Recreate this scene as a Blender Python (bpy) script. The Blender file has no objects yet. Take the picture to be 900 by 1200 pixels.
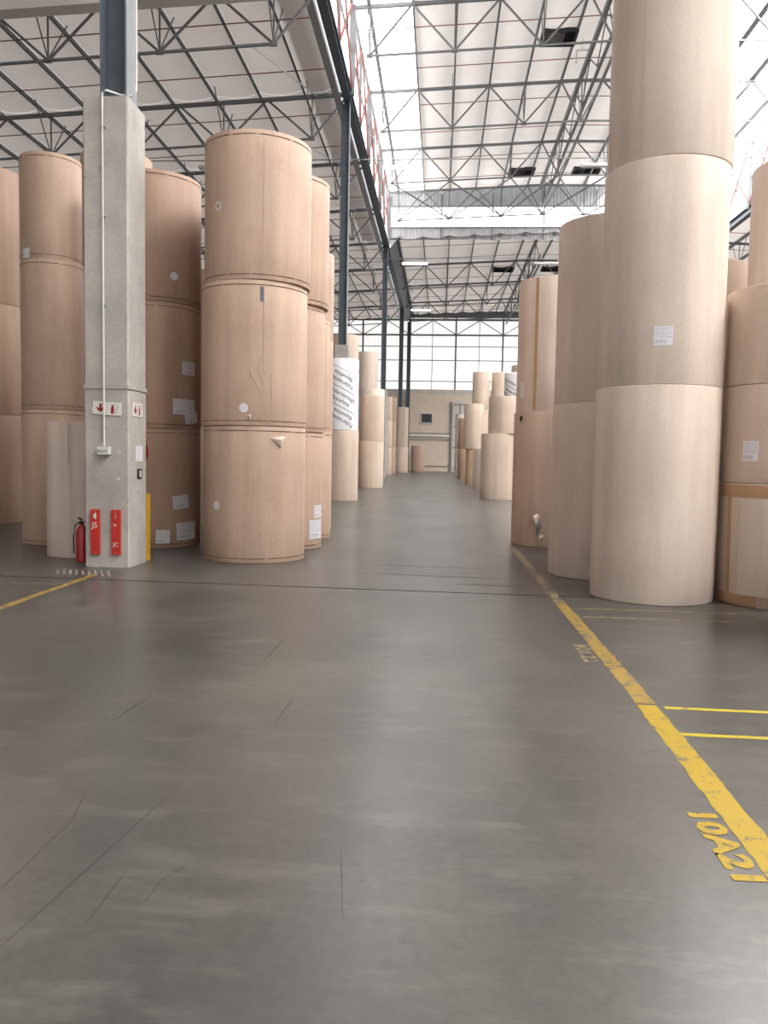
import bpy, math, random
from mathutils import Vector, Matrix
random.seed(7)
S = bpy.context.scene
COL = S.collection
PI = math.pi

# ------------------------------------------------------------------ camera
cam_d = bpy.data.cameras.new('camera')
cam_d.sensor_fit = 'VERTICAL'; cam_d.sensor_height = 36.0
cam_d.lens = 950.0 / 1200.0 * 36.0
cam_d.clip_end = 400
cam = bpy.data.objects.new('camera', cam_d); COL.objects.link(cam)
YAW, PITCH, ROLL = 0.067985, 0.068501, 0.018
fw = Vector((-math.sin(YAW)*math.cos(PITCH), math.cos(YAW)*math.cos(PITCH), -math.sin(PITCH)))
rt = Vector((math.cos(YAW), math.sin(YAW), 0)); up = rt.cross(fw)
r2 = rt*math.cos(ROLL) + up*math.sin(ROLL); u2 = up*math.cos(ROLL) - rt*math.sin(ROLL)
m = Matrix((r2, u2, -fw)).transposed().to_4x4(); m.translation = (0, 0, 1.5)
cam.matrix_world = m
S.camera = cam

# ------------------------------------------------------------------ world, light, exposure
w = bpy.data.worlds.new('daylight'); S.world = w; w.use_nodes = True
bg = w.node_tree.nodes['Background']; bg.inputs[0].default_value = (0.90, 0.95, 1.0, 1); bg.inputs[1].default_value = .75
sun_d = bpy.data.lights.new('sun', 'SUN'); sun_d.energy = 12.0; sun_d.angle = .05; sun_d.color = (1, .96, .9)
sun = bpy.data.objects.new('sun', sun_d); COL.objects.link(sun); sun.rotation_euler = (math.radians(-14), math.radians(24), 0)
S.view_settings.view_transform = 'Standard'; S.view_settings.look = 'None'
S.view_settings.gamma = 1.0; S.view_settings.use_curve_mapping = False
S.view_settings.exposure = 0.7
SKY_E, FASCIA_E, CLEAR_E, FARSHEET_E, RSKY_E = 2.6, 1.8, 2.4, 0.54, 12.0

# ------------------------------------------------------------------ materials
class NT:
    def __init__(s, name):
        s.m = bpy.data.materials.new(name); s.m.use_nodes = True
        s.t = s.m.node_tree; s.b = s.t.nodes['Principled BSDF']
        s.tc = None
    def n(s, typ, **kw):
        x = s.t.nodes.new(typ)
        for k, v in kw.items():
            if k.startswith('i_'):
                key = k[2:]; key = int(key) if key.isdigit() else key
                x.inputs[key].default_value = v
            else: setattr(x, k, v)
        return x
    def l(s, a, b): s.t.links.new(a, b)
    def coord(s, scale=(1, 1, 1), kind='Object'):
        if not s.tc: s.tc = s.n('ShaderNodeTexCoord')
        mp = s.n('ShaderNodeMapping'); mp.inputs['Scale'].default_value = scale
        s.l(s.tc.outputs[kind], mp.inputs[0]); return mp.outputs[0]
    def noise(s, scale, det=4, vec=None, rough=.55):
        x = s.n('ShaderNodeTexNoise'); x.inputs['Scale'].default_value = scale
        x.inputs['Detail'].default_value = det; x.inputs['Roughness'].default_value = rough
        if vec is not None: s.l(vec, x.inputs['Vector'])
        return x.outputs['Fac']
    def ramp(s, fac, stops):
        r = s.n('ShaderNodeValToRGB'); e = r.color_ramp.elements
        while len(e) < len(stops): e.new(.5)
        for i, (p, c) in enumerate(stops):
            e[i].position = p; e[i].color = (c, c, c, 1) if isinstance(c, (int, float)) else (*c, 1)
        s.l(fac, r.inputs[0]); return r.outputs[0]
    def mix(s, fac, a, b, mode='MIX'):
        x = s.n('ShaderNodeMix', data_type='RGBA', blend_type=mode)
        for sock, v in ((x.inputs[0], fac), (x.inputs[6], a), (x.inputs[7], b)):
            if isinstance(v, bpy.types.NodeSocket): s.l(v, sock)
            elif isinstance(v, (int, float)): sock.default_value = v
            else: sock.default_value = (*v, 1)
        return x.outputs[2]
    def bump(s, h, strength, dist=.01):
        b = s.n('ShaderNodeBump'); b.inputs['Strength'].default_value = strength; b.inputs['Distance'].default_value = dist
        s.l(h, b.inputs['Height']); s.l(b.outputs[0], s.b.inputs['Normal'])
    def base(s, c, rough=.6, spec=.5, metal=0):
        if isinstance(c, bpy.types.NodeSocket): s.l(c, s.b.inputs['Base Color'])
        else: s.b.inputs['Base Color'].default_value = (*c, 1)
        if isinstance(rough, bpy.types.NodeSocket): s.l(rough, s.b.inputs['Roughness'])
        else: s.b.inputs['Roughness'].default_value = rough
        s.b.inputs['Specular IOR Level'].default_value = spec
        s.b.inputs['Metallic'].default_value = metal
        return s.m

def simple(name, c, rough=.6, spec=.4, metal=0, var=.12, scale=6):
    t = NT(name); v = t.noise(scale, 4, t.coord())
    lo = tuple(x*(1-var) for x in c); hi = tuple(min(1, x*(1+var)) for x in c)
    return t.base(t.ramp(v, [(.3, lo), (.7, hi)]), rough, spec, metal)

def kraft(name, c, stain):
    t = NT(name)
    oi = t.n('ShaderNodeObjectInfo')
    add = t.n('ShaderNodeVectorMath', operation='ADD'); t.l(t.coord(), add.inputs[0]); 
    sc = t.n('ShaderNodeVectorMath', operation='SCALE'); sc.inputs[3].default_value = 37.0
    cx = t.n('ShaderNodeCombineXYZ'); t.l(oi.outputs['Random'], cx.inputs[0]); t.l(oi.outputs['Random'], cx.inputs[2])
    t.l(cx.outputs[0], sc.inputs[0]); t.l(sc.outputs[0], add.inputs[1])
    def mp(s3):
        q = t.n('ShaderNodeMapping'); q.inputs['Scale'].default_value = s3; t.l(add.outputs[0], q.inputs[0]); return q.outputs[0]
    bands = t.noise(1.0, 3, mp((3.5, 3.5, .22)))
    fib = t.noise(90, 3, mp((1, 1, .35)))
    blot = t.noise(2.2, 5, mp((1, 1, .8)))
    lo = tuple(x*.88 for x in c); hi = tuple(min(1, x*1.08) for x in c)
    col = t.ramp(bands, [(.35, lo), (.65, hi)])
    col = t.mix(t.ramp(blot, [(.5, 0.0), (.72, .35)]), col, stain)
    col = t.mix(.35, col, t.ramp(fib, [(.35, .42), (.65, .6)]), 'OVERLAY')
    hv = t.n('ShaderNodeHueSaturation'); 
    mr = t.n('ShaderNodeMapRange'); mr.inputs[3].default_value = .965; mr.inputs[4].default_value = 1.03
    t.l(oi.outputs['Random'], mr.inputs[0]); t.l(mr.outputs[0], hv.inputs['Value']); t.l(col, hv.inputs['Color'])
    t.bump(t.noise(5, 3, mp((1, 1, .5))), .25, .012)
    return t.base(hv.outputs[0], .58, .35)

M = {}
M['kraft_warm'] = kraft('kraft paper warm brown', (.52, .375, .285), (.36, .23, .155))
M['kraft_pale'] = kraft('kraft paper pale', (.66, .555, .475), (.54, .44, .36))
M['kraft_tan'] = kraft('kraft paper tan', (.62, .50, .405), (.50, .38, .29))
M['kraft_orange'] = kraft('kraft paper orange', (.49, .34, .23), (.40, .26, .18))
M['kraft_dim'] = kraft('kraft paper dull brown', (.50, .385, .31), (.40, .29, .23))
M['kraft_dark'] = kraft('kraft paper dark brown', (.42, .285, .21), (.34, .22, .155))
M['white_wrap'] = simple('printed white wrapper', (.90, .90, .92), .4, .4, var=.04)
M['cream'] = simple('cream paper', (.78, .70, .60), .6, .3, var=.05)
M['white_paper'] = simple('white label paper', (.70, .68, .70), .6, .3, var=.03)
M['core'] = simple('cardboard core', (.30, .21, .14), .8, .2)
M['dark_line'] = simple('dark crease', (.10, .045, .03), .8, .2)
M['tape'] = simple('brown tape', (.44, .27, .15), .35, .5, var=.08)
M['ink'] = simple('grey ink', (.16, .16, .19), .7, .2)
M['black'] = simple('black plastic', (.02, .02, .02), .5, .4)
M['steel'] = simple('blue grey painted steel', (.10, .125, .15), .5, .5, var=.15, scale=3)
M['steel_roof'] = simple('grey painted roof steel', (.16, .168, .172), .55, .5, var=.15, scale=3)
M['steel_lit'] = simple('lit steel paint', (.24, .26, .275), .6, .3, var=.1, scale=3)  # steel paint lightened to stand for light on the right flanges
M['galv'] = simple('galvanised steel', (.42, .44, .45), .4, .5, .6, var=.1)
M['red_steel'] = simple('red oxide steel', (.27, .10, .09), .65, .3, var=.2)
M['red'] = simple('red paint', (.50, .03, .02), .4, .5, var=.12, scale=14)
M['dark_red'] = simple('extinguisher red', (.30, .015, .02), .3, .5, var=.08)
M['yellow_plastic'] = simple('yellow plastic', (.72, .40, .015), .5, .4, var=.06)
M['pvc'] = simple('white pvc', (.66, .66, .64), .45, .4, var=.04)
M['sign_white'] = simple('sign white', (.72, .70, .64), .45, .4, var=.04)
M['sheet'] = None

def label_mat():
    t = NT('printed label'); uv = t.coord(kind='UV')
    sep = t.n('ShaderNodeSeparateXYZ'); t.l(uv, sep.inputs[0])
    def mth(op, a, b):
        x = t.n('ShaderNodeMath', operation=op)
        for i, v in enumerate((a, b)):
            if isinstance(v, (int, float)): x.inputs[i].default_value = v
            else: t.l(v, x.inputs[i])
        return x.outputs[0]
    rows = mth('GREATER_THAN', mth('FRACT', mth('MULTIPLY', sep.outputs[1], 9.0), 0), .62)
    nz = t.n('ShaderNodeTexNoise'); nz.inputs['Scale'].default_value = 1.0; nz.inputs['Detail'].default_value = 2
    mp = t.n('ShaderNodeMapping'); mp.inputs['Scale'].default_value = (28, 9, 1); t.l(t.tc.outputs['UV'], mp.inputs[0]); t.l(mp.outputs[0], nz.inputs['Vector'])
    txt = mth('MULTIPLY', rows, mth('GREATER_THAN', nz.outputs[0], .5))
    upper = mth('GREATER_THAN', sep.outputs[1], .34)
    bars = t.n('ShaderNodeTexNoise'); bars.inputs['Scale'].default_value = 1
    mp2 = t.n('ShaderNodeMapping'); mp2.inputs['Scale'].default_value = (60, 0, 1); t.l(t.tc.outputs['UV'], mp2.inputs[0]); t.l(mp2.outputs[0], bars.inputs['Vector'])
    inb = mth('MULTIPLY', mth('GREATER_THAN', sep.outputs[1], .1), mth('MULTIPLY', mth('LESS_THAN', sep.outputs[1], .28), mth('LESS_THAN', sep.outputs[0], .7)))
    bar = mth('MULTIPLY', inb, mth('GREATER_THAN', bars.outputs[0], .5))
    edge = mth('MULTIPLY', mth('GREATER_THAN', sep.outputs[0], .07), mth('LESS_THAN', sep.outputs[0], .93))
    f = mth('MULTIPLY', edge, mth('MAXIMUM', mth('MULTIPLY', txt, upper), bar))
    f = mth('MULTIPLY', f, .6)
    return t.base(t.mix(f, (.70, .69, .72), (.12, .13, .2)), .5, .3)
M['label'] = label_mat()

def concrete_floor():
    t = NT('polished concrete floor')
    big = t.noise(.42, 3, t.coord((1, .6, 1), 'Object'), .5)
    mid = t.noise(1.4, 4, t.coord((1, .5, 1), 'Object'), .55)
    fine = t.noise(22, 5, t.coord((1, 1, 1), 'Object'), .7)
    col = t.ramp(big, [(.34, (.055, .056, .054)), (.50, (.080, .076, .067)), (.66, (.098, .094, .085))])
    col = t.mix(t.ramp(mid, [(.36, .85), (.60, 0.)]), col, (.050, .049, .047))
    col = t.mix(.45, col, t.ramp(fine, [(.3, .30), (.7, .70)]), 'OVERLAY')
    sp = t.noise(5.0, 3, t.coord((1, 1.3, 1), 'Object'), .6)
    col = t.mix(t.ramp(sp, [(.64, 0.), (.78, .6)]), col, (.032, .030, .028))
    st = t.noise(3.2, 5, t.coord((.5, 1.5, 1), 'Object'), .7)
    col = t.mix(t.ramp(st, [(.52, 0.), (.70, .6)]), col, (.125, .121, .11))
    rg = t.ramp(t.noise(.9, 3, t.coord((1, .5, 1), 'Object'), .5), [(.3, .283), (.7, .325)])
    t.bump(t.noise(1.6, 3, t.coord((1.4, .8, 1), 'Object')), .10, .02)
    return t.base(col, rg, .55)
M['floor'] = concrete_floor()

def concrete(name, c, d):
    t = NT(name)
    a = t.noise(1.6, 6, t.coord((1, 1, .8)), .6); b = t.noise(26, 4, t.coord())
    col = t.ramp(a, [(.3, d), (.62, c)])
    col = t.mix(.35, col, t.ramp(b, [(.3, .4), (.7, .6)]), 'OVERLAY')
    p = t.noise(9, 3, t.coord((1, 1, 1)))
    col = t.mix(t.ramp(p, [(.66, 0.), (.74, .5)]), col, tuple(x*.6 for x in d))
    t.bump(b, .3, .006)
    return t.base(col, .8, .3)
M['concrete'] = concrete('cast concrete', (.49, .46, .42), (.35, .325, .30))
M['masonry'] = simple('beige painted masonry', (.72, .62, .52), .8, .2, var=.06, scale=1)
M['masonry_grey'] = simple('pale grey plaster', (.62, .59, .56), .8, .2, var=.06, scale=1)
M['panel'] = simple('white roof lining', (.74, .70, .68), .75, .3, var=.07, scale=.7)
def lining(name, c, f):  # translucent share added to brighten the ceilings
    m_ = simple(name, c, .75, .3, var=.06, scale=.7); t = m_.node_tree
    tr = t.nodes.new('ShaderNodeBsdfTranslucent'); tr.inputs[0].default_value = (.95, .90, .88, 1)
    mx = t.nodes.new('ShaderNodeMixShader'); mx.inputs[0].default_value = f
    out = [n for n in t.nodes if n.type == 'OUTPUT_MATERIAL'][0]
    t.links.new(t.nodes['Principled BSDF'].outputs[0], mx.inputs[1]); t.links.new(tr.outputs[0], mx.inputs[2]); t.links.new(mx.outputs[0], out.inputs[0])
    return m_
M['lining'] = lining('thin translucent roof lining', (.78, .74, .73), .082)
M['lining_left'] = lining('roof lining tinted by bounce', (.66, .565, .52), .046)  # same lining, its dim brown bounce light put into the colour
M['lining_rear'] = lining('rear roof lining', (.70, .64, .61), .055)
M['glass_dark'] = simple('dark window glass', (.04, .05, .055), .15, .5)
M['frame_white'] = simple('white frame', (.68, .66, .63), .5, .4)
M['vent_dark'] = simple('dark vent metal', (.035, .035, .036), .6, .3)
M['corr'] = simple('grey corrugated sheet', (.45, .46, .47), .6, .3, var=.1, scale=1)
M['scuff'] = simple('dark rubber scuff', (.045, .043, .042), .42, .45, var=.2, scale=12)

def emit(name, c, e, var=.06, base=(.7, .7, .7)):
    t = NT(name); v = t.noise(.8, 3, t.coord())
    t.base(base, .5, .3)
    t.l(t.ramp(v, [(.3, tuple(x*(1-var) for x in c)), (.7, c)]), t.b.inputs['Emission Color'])
    t.b.inputs['Emission Strength'].default_value = e
    return t.m
M['skylight'] = emit('translucent skylight sheet', (1, .985, .97), SKY_E)
M['skylight_r'] = emit('translucent skylight sheet right', (1, .985, .97), RSKY_E)
M['fascia'] = emit('translucent fascia sheet', (1, .98, .98), FASCIA_E)
M['clere'] = emit('clerestory glazing', (1, 1, 1), CLEAR_E)
M['farsheet'] = emit('translucent wall sheet', (1, .985, .975), FARSHEET_E, .12)
M['lamp_on'] = emit('lamp diffuser lit', (.88, .92, 1), 9.0, 0)
M['lamp_off'] = simple('lamp diffuser off', (.75, .75, .78), .4)

def worn_paint(name, c, wear, scale=14):
    t = NT(name); a = t.noise(scale, 6, t.coord((1, 1, 1)), .7)
    f = t.ramp(a, [(wear-.06, 0.), (wear+.05, 1.)])
    return t.base(t.mix(f, (.085, .082, .074), c), .5, .2)
M['yellow'] = worn_paint('yellow floor paint', (.34, .23, .02), .40)
M['lemon'] = worn_paint('lemon floor paint', (.36, .29, .02), .40)
M['yellow_worn'] = worn_paint('worn yellow floor paint', (.27, .175, .04), .45, 9)
M['yellow_faint'] = worn_paint('faint yellow floor paint', (.27, .20, .10), .50, 9)
M['pink_faint'] = worn_paint('faint stencil paint', (.36, .30, .27), .5, 20)

# ------------------------------------------------------------------ mesh helpers
class MB:
    def __init__(s): s.v = []; s.f = []; s.uv = []; s.smooth = set()
    def quad(s, *ids): s.f.append(ids)
    def box(s, c, d, ry=0, rx=0, rz=0):
        R = Matrix.Rotation(rz, 3, 'Z') @ Matrix.Rotation(ry, 3, 'Y') @ Matrix.Rotation(rx, 3, 'X')
        b = len(s.v); c = Vector(c)
        for x in (-.5, .5):
            for y in (-.5, .5):
                for z in (-.5, .5): s.v.append(c + R @ Vector((x*d[0], y*d[1], z*d[2])))
        for q in ((0, 1, 3, 2), (4, 6, 7, 5), (0, 4, 5, 1), (2, 3, 7, 6), (0, 2, 6, 4), (1, 5, 7, 3)): s.f.append(tuple(b+i for i in q))
        return s
    def bar(s, p, q, wd, ht=None, upv=(0, 0, 1)):
        p = Vector(p); q = Vector(q); ht = ht or wd
        d = (q-p).normalized(); u = Vector(upv)
        if abs(d.dot(u)) > .98: u = Vector((0, 1, 0))
        sd = d.cross(u).normalized(); u = sd.cross(d).normalized()
        b = len(s.v)
        for a in (p, q):
            for i, j in ((-1, -1), (1, -1), (1, 1), (-1, 1)): s.v.append(a + sd*(i*wd/2) + u*(j*ht/2))
        s.f += [(b, b+3, b+2, b+1), (b+4, b+5, b+6, b+7)] + [(b+i, b+(i+1) % 4, b+4+(i+1) % 4, b+4+i) for i in range(4)]
        return s
    def ibar(s, p, q, wd, ht, th=.015, upv=(0, 0, 1)):
        """I section: two flanges (normal to up) and a web"""
        p = Vector(p); q = Vector(q); d = (q-p).normalized(); u = Vector(upv)
        if abs(d.dot(u)) > .98: u = Vector((0, 1, 0))
        sd = d.cross(u).normalized(); u = sd.cross(d).normalized()
        s.bar(p+u*(ht/2-th/2), q+u*(ht/2-th/2), wd, th, upv=u); s.bar(p-u*(ht/2-th/2), q-u*(ht/2-th/2), wd, th, upv=u)
        s.bar(p, q, th, ht-2*th, upv=u); return s
    def tube(s, pts, r, n=8):
        pts = [Vector(p) for p in pts]; b = len(s.v)
        for k, p in enumerate(pts):
            d = (pts[min(k+1, len(pts)-1)]-pts[max(k-1, 0)]).normalized()
            u = Vector((0, 0, 1)) if abs(d.z) < .9 else Vector((0, 1, 0))
            a = d.cross(u).normalized(); c = a.cross(d)
            for i in range(n):
                t = 2*PI*i/n; s.v.append(p + a*math.cos(t)*r + c*math.sin(t)*r)
        for k in range(len(pts)-1):
            for i in range(n):
                j = (i+1) % n; s.f.append((b+k*n+i, b+k*n+j, b+(k+1)*n+j, b+(k+1)*n+i))
        s.f.append(tuple(b+i for i in range(n))[::-1]); s.f.append(tuple(b+(len(pts)-1)*n+i for i in range(n)))
        return s
    def lathe(s, prof, n=64, c=(0, 0, 0)):
        b = len(s.v)
        for r, z in prof:
            for i in range(n):
                t = 2*PI*i/n; s.v.append(Vector((c[0]+r*math.cos(t), c[1]+r*math.sin(t), c[2]+z)))
        for k in range(len(prof)-1):
            for i in range(n):
                j = (i+1) % n; s.f.append((b+k*n+i, b+k*n+j, b+(k+1)*n+j, b+(k+1)*n+i))
        return s
    def poly(s, pts, th=None, axis=(0, 0, 1)):
        """flat polygon with thickness along axis"""
        b = len(s.v); n = len(pts); ax = Vector(axis)
        s.v += [Vector(p) for p in pts]
        if th is None: s.f.append(tuple(range(b, b+n))); return s
        s.v += [Vector(p)+ax*th for p in pts]
        s.f.append(tuple(range(b, b+n))[::-1]); s.f.append(tuple(range(b+n, b+2*n)))
        for i in range(n): j = (i+1) % n; s.f.append((b+i, b+j, b+n+j, b+n+i))
        return s
    def patch(s, r, a0, a1, z0, z1, th=.002, rot=0, skew=0):
        """patch wrapped on a cylinder of radius r, degrees, optionally rotated about its centre; UV mapped"""
        n = max(2, int(abs(a1-a0)/4)+1); b = len(s.v)
        am, zm = math.radians((a0+a1)/2), (z0+z1)/2
        wd, ht = math.radians(a1-a0)*r, z1-z0
        uvs = []
        for rr in (r, r+th):
            for i in range(n+1):
                for j in (0, 1):
                    x = (i/n-.5)*wd; y = (j-.5)*ht
                    X = x*math.cos(rot)-y*math.sin(rot); Y = x*math.sin(rot)+y*math.cos(rot)
                    a = am + X/r; s.v.append(Vector((rr*math.cos(a), rr*math.sin(a), zm+Y))); uvs.append((i/n, j))
        o = 2*(n+1)
        for i in range(n):
            q = (b+o+2*i, b+o+2*i+2, b+o+2*i+3, b+o+2*i+1); s.f.append(q)
            s.f.append(tuple(x-o for x in q)[::-1])
            s.f.append((b+2*i, b+2*i+2, b+o+2*i+2, b+o+2*i)); s.f.append((b+2*i+1, b+o+2*i+1, b+o+2*i+3, b+2*i+3))
        s.f.append((b, b+o, b+o+1, b+1)); s.f.append((b+2*n, b+2*n+1, b+o+2*n+1, b+o+2*n))
        s.uv += uvs
        return s
    def mesh(s, name, mat, smooth=False):
        me = bpy.data.meshes.new(name); me.from_pydata([tuple(v) for v in s.v], [], s.f)
        me.materials.append(mat if not isinstance(mat, str) else M[mat])
        if s.uv and len(s.uv) == len(s.v):
            ul = me.uv_layers.new(name='UVMap')
            for lp in me.loops: ul.data[lp.index].uv = s.uv[lp.vertex_index]
        if smooth:
            for p in me.polygons: p.use_smooth = True
        me.update(); return me
    def build(s, name, mat, parent=None, loc=None, smooth=False):
        o = bpy.data.objects.new(name, s.mesh(name, mat, smooth)); COL.objects.link(o)
        if parent: o.parent = parent
        if loc: o.location = loc
        if smooth: edge_split(o)
        return o
def edge_split(o, deg=35):
    try:
        for p in o.data.polygons: p.use_smooth = True
        o.data.set_sharp_from_angle(angle=math.radians(deg))
    except Exception: pass
def tag(o, label=None, cat=None, group=None, kind=None):
    for k, v in (('label', label), ('category', cat), ('group', group), ('kind', kind)):
        if v: o[k] = v
    return o
def empty(name, loc=(0, 0, 0), rz=0):
    o = bpy.data.objects.new(name, None); COL.objects.link(o); o.location = loc; o.rotation_euler.z = rz
    o.empty_display_size = .2; return o
def copy_tree(o, parent=None):
    c = o.copy(); COL.objects.link(c); c.parent = parent
    for ch in list(o.children): copy_tree(ch, c)
    return c
def inst(name, me, parent, loc=(0, 0, 0)):
    o = bpy.data.objects.new(name, me); COL.objects.link(o); o.parent = parent; o.location = loc; return o
ORD = ['nearest', 'second', 'third', 'fourth', 'fifth', 'sixth', 'seventh', 'eighth', 'ninth', 'tenth', 'eleventh', 'twelfth']

def text_mesh(body, size, fat=0.0):
    fat = fat or .012
    cu = bpy.data.curves.new('lettering', 'FONT'); cu.body = body; cu.size = size; cu.resolution_u = 2; cu.offset = fat*size
    cu.align_x = 'CENTER'; cu.align_y = 'CENTER'
    o = bpy.data.objects.new('lettering', cu); COL.objects.link(o)
    dg = bpy.context.evaluated_depsgraph_get(); dg.update()
    me = bpy.data.meshes.new_from_object(o.evaluated_get(dg))
    v = [x.co.copy() for x in me.vertices]; f = [tuple(p.vertices) for p in me.polygons]
    bpy.data.objects.remove(o); bpy.data.curves.remove(cu); bpy.data.meshes.remove(me)
    return v, f

# ------------------------------------------------------------------ floor
XL, XR, YN, YF = -31.0, 31.0, -12.0, 87.0
def jy(x): return 9.03 - .045*(x+.6)
for nm, pts in (('floor', [(XL, YN, 0), (XR, YN, 0), (XR, jy(XR)-.025, 0), (XL, jy(XL)-.025, 0)]),
                ('floor.001', [(XL, jy(XL)+.025, 0), (XR, jy(XR)+.025, 0), (XR, YF+.3, 0), (XL, YF+.3, 0)])):
    o = MB().poly(pts, -.2).build(nm, 'floor'); tag(o, kind='structure')
    if nm == 'floor': floor0 = o
MB().poly([(XL, jy(XL)-.03, -.02), (XR, jy(XR)-.03, -.02), (XR, jy(XR)+.03, -.02), (XL, jy(XL)+.03, -.02)], -.1).build('joint_filler', 'black', floor0)

def ribbon(pts, wd, jag=.0, z=.0015, step=.06, taper=False):
    mb = MB(); P = [Vector((x, y, 0)) for x, y in pts]; seq = []
    for a, b in zip(P[:-1], P[1:]):
        n = max(1, int((b-a).length/step))
        for i in range(n): seq.append((a.lerp(b, i/n), (b-a).normalized()))
    seq.append((P[-1], (P[-1]-P[-2]).normalized()))
    L = len(seq)
    for i, (p, d) in enumerate(seq):
        s = Vector((-d.y, d.x, 0)); k = min(1, 3*i/L+.15, 3*(L-1-i)/L+.15) if taper else 1
        for sg in (-1, 1):
            q = p + s*sg*(wd/2*k + random.uniform(-jag, jag)); mb.v.append(Vector((q.x, q.y, z)))
    for i in range(L-1): mb.f.append((2*i, 2*i+2, 2*i+3, 2*i+1))
    return mb
for pts, wd in (([(-1.47, 2.3), (-1.46, 3.12), (-1.56, 3.5)], .006), ([(-1.30, 2.2), (-1.23, 2.76), (-1.15, 3.45)], .007),
                ([(-1.09, 2.37), (-1.09, 2.75)], .007), ([(-.96, 2.5), (-.94, 2.7), (-.87, 2.84)], .004), ([(-.35, 3.02), (-.28, 2.5)], .005),
                ([(-1.25, 5.7), (-1.23, 6.5)], .011), ([(-1.79, 4.3), (-1.75, 4.8)], .013), ([(-.89, 4.4), (-.87, 4.9)], .010),
                ([(-1.0, 10.3), (.9, 10.1)], .10), ([(-.9, 11.1), (.6, 11.0)], .08), ([(.2, 9.6), (1.0, 9.55)], .12)):
    ribbon(pts, wd, wd*.12, .0008, .04, True).build('scuff_mark', 'scuff', floor0)

o = ribbon([(1.275, 1.5), (1.285, 3.5), (1.30, 5.0)], .125, .006).build('floor_line', 'yellow')
tag(o, 'bright yellow painted aisle line running away from the lower right corner', 'floor marking')
o = ribbon([(1.305, 5.03), (1.30, 6.6), (1.29, 8.5)], .12, .010, .0016).build('floor_line', 'yellow_worn')
tag(o, 'scraped middle stretch of the yellow aisle line, beside the large roll stack', 'floor marking')
o = ribbon([(1.285, 8.52), (1.27, 11), (1.25, 13.9)], .11, .014, .0016).build('floor_line', 'yellow_faint')
tag(o, 'almost worn away far end of the yellow aisle line beyond the floor joint', 'floor marking')
G = 'thin cross lines on the right of the aisle line'
for y, x0, mt, lb in ((4.95, 1.40, 'lemon', 'upper of the two lemon yellow cross lines at the right edge'), (4.47, 1.36, 'lemon', 'lower of the two lemon yellow cross lines at the right edge'),
                  (7.78, 1.40, 'yellow_faint', 'faded thin cross line in front of the large roll stack'), (8.22, 1.40, 'yellow_faint', 'fainter thin cross line right at the foot of the large roll stack')):
    o = ribbon([(x0, y+.01), (3.3, y-.03)], .05, .003, .0012).build('cross_line', mt); tag(o, lb, 'floor marking', G)
o = ribbon([(-4.08, 5.5), (-4.13, 7.3), (-4.17, 9.6)], .10, .008).build('floor_line', 'yellow_worn')
tag(o, 'dull yellow line running from the left edge to the concrete pedestal', 'floor marking')
for k, (y, lb) in enumerate(((8.28, 'thin dull yellow cross line at the left edge near the pedestal'), (8.75, 'faint farther cross line at the left edge near the pedestal'))):
    o = ribbon([(-4.25, y), (-7.5, y+.1)], .05, .004, .0012).build('cross_line', 'yellow_faint'); tag(o, lb, 'floor marking')

def floor_text(body, x, y, length, height, mat, label):
    v, f = text_mesh(body, 1.0, .045)
    x0 = min(p.x for p in v); x1 = max(p.x for p in v); y0 = min(p.y for p in v); y1 = max(p.y for p in v)
    mb = MB()
    for p in v:   # reads from the left side of the line: text runs towards -Y, its top towards +X
        u = (p.x-x0)/(x1-x0); h = (p.y-y0)/(y1-y0)
        mb.v.append(Vector((x+h*height, y-u*length, .0022)))
    mb.f = f
    o = mb.build('bay_code', mat); tag(o, label, 'floor marking'); return o
floor_text('10A21', 1.085, 3.46, .56, .125, 'yellow', 'yellow stencilled bay code against the aisle line near the lower right corner')
floor_text('10A22', 1.10, 6.58, .56, .125, 'yellow_faint', 'faded stencilled bay code beside the scraped stretch of aisle line')
mb = MB()
for i in range(9): mb.box((-4.72+.085*i, 9.72-.01*i, .001), (.03, .42, .002), rz=.45)
o = mb.build('hatch_marks', 'pink_faint'); tag(o, 'faint slanted stencil strokes on the floor before the concrete pedestal', 'floor marking')

# ------------------------------------------------------------------ paper rolls
def roll_mesh(r, h, mat):
    n = 72; e = .012; mb = MB()
    mb.lathe([(.05, .06), (.05, 0), (r-e, 0), (r-.003, .004), (r, e), (r, h*.33), (r, h*.66), (r, h-e), (r-.003, h-.004), (r-e, h), (.05, h), (.05, h-.06)], n)
    b = len(mb.v)
    mb.f.append(tuple(range(n))); mb.f.append(tuple(range(b-n, b))[::-1])
    for v in mb.v:      # hand wound paper is never perfectly round
        a = math.atan2(v.y, v.x); rr = math.hypot(v.x, v.y)
        if rr > .1:
            k = 1 + .0022*math.sin(2*a+r*9) + .0012*math.sin(5*a+h*7); v.x *= k; v.y *= k
    return mb.mesh('paper_roll', mat)
def make_roll(x, y, z, r, h, mat, label, group, core=True, lines=False, name='paper_roll'):
    o = bpy.data.objects.new(name, roll_mesh(r, h, mat)); COL.objects.link(o)
    for p in o.data.polygons: p.use_smooth = True
    o.data.set_sharp_from_angle(angle=math.radians(40))
    o.location = (x, y, z); tag(o, label, 'paper roll', group)
    if core:
        c = MB().lathe([(.049, h-.05), (.049, h+.001), (.040, h+.001), (.040, h-.05)], 20).build('core_tube', 'core', o, smooth=True)
    if lines:
        for zz in (.065, h-.065):
            mb = MB(); a = random.uniform(0, 40)
            while a < 400:
                da = random.uniform(18, 60)
                mb.patch(r*1.0032, a, a+da, zz-.004, zz+.004, .0015); a += da+random.uniform(.5, 5)
            mb.build('edge_crease', 'dark_line', o)
    return o
LV = {1: ['single'], 2: ['bottom', 'top'], 3: ['bottom', 'middle', 'top'], 4: ['bottom', 'second', 'third', 'top']}
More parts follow.
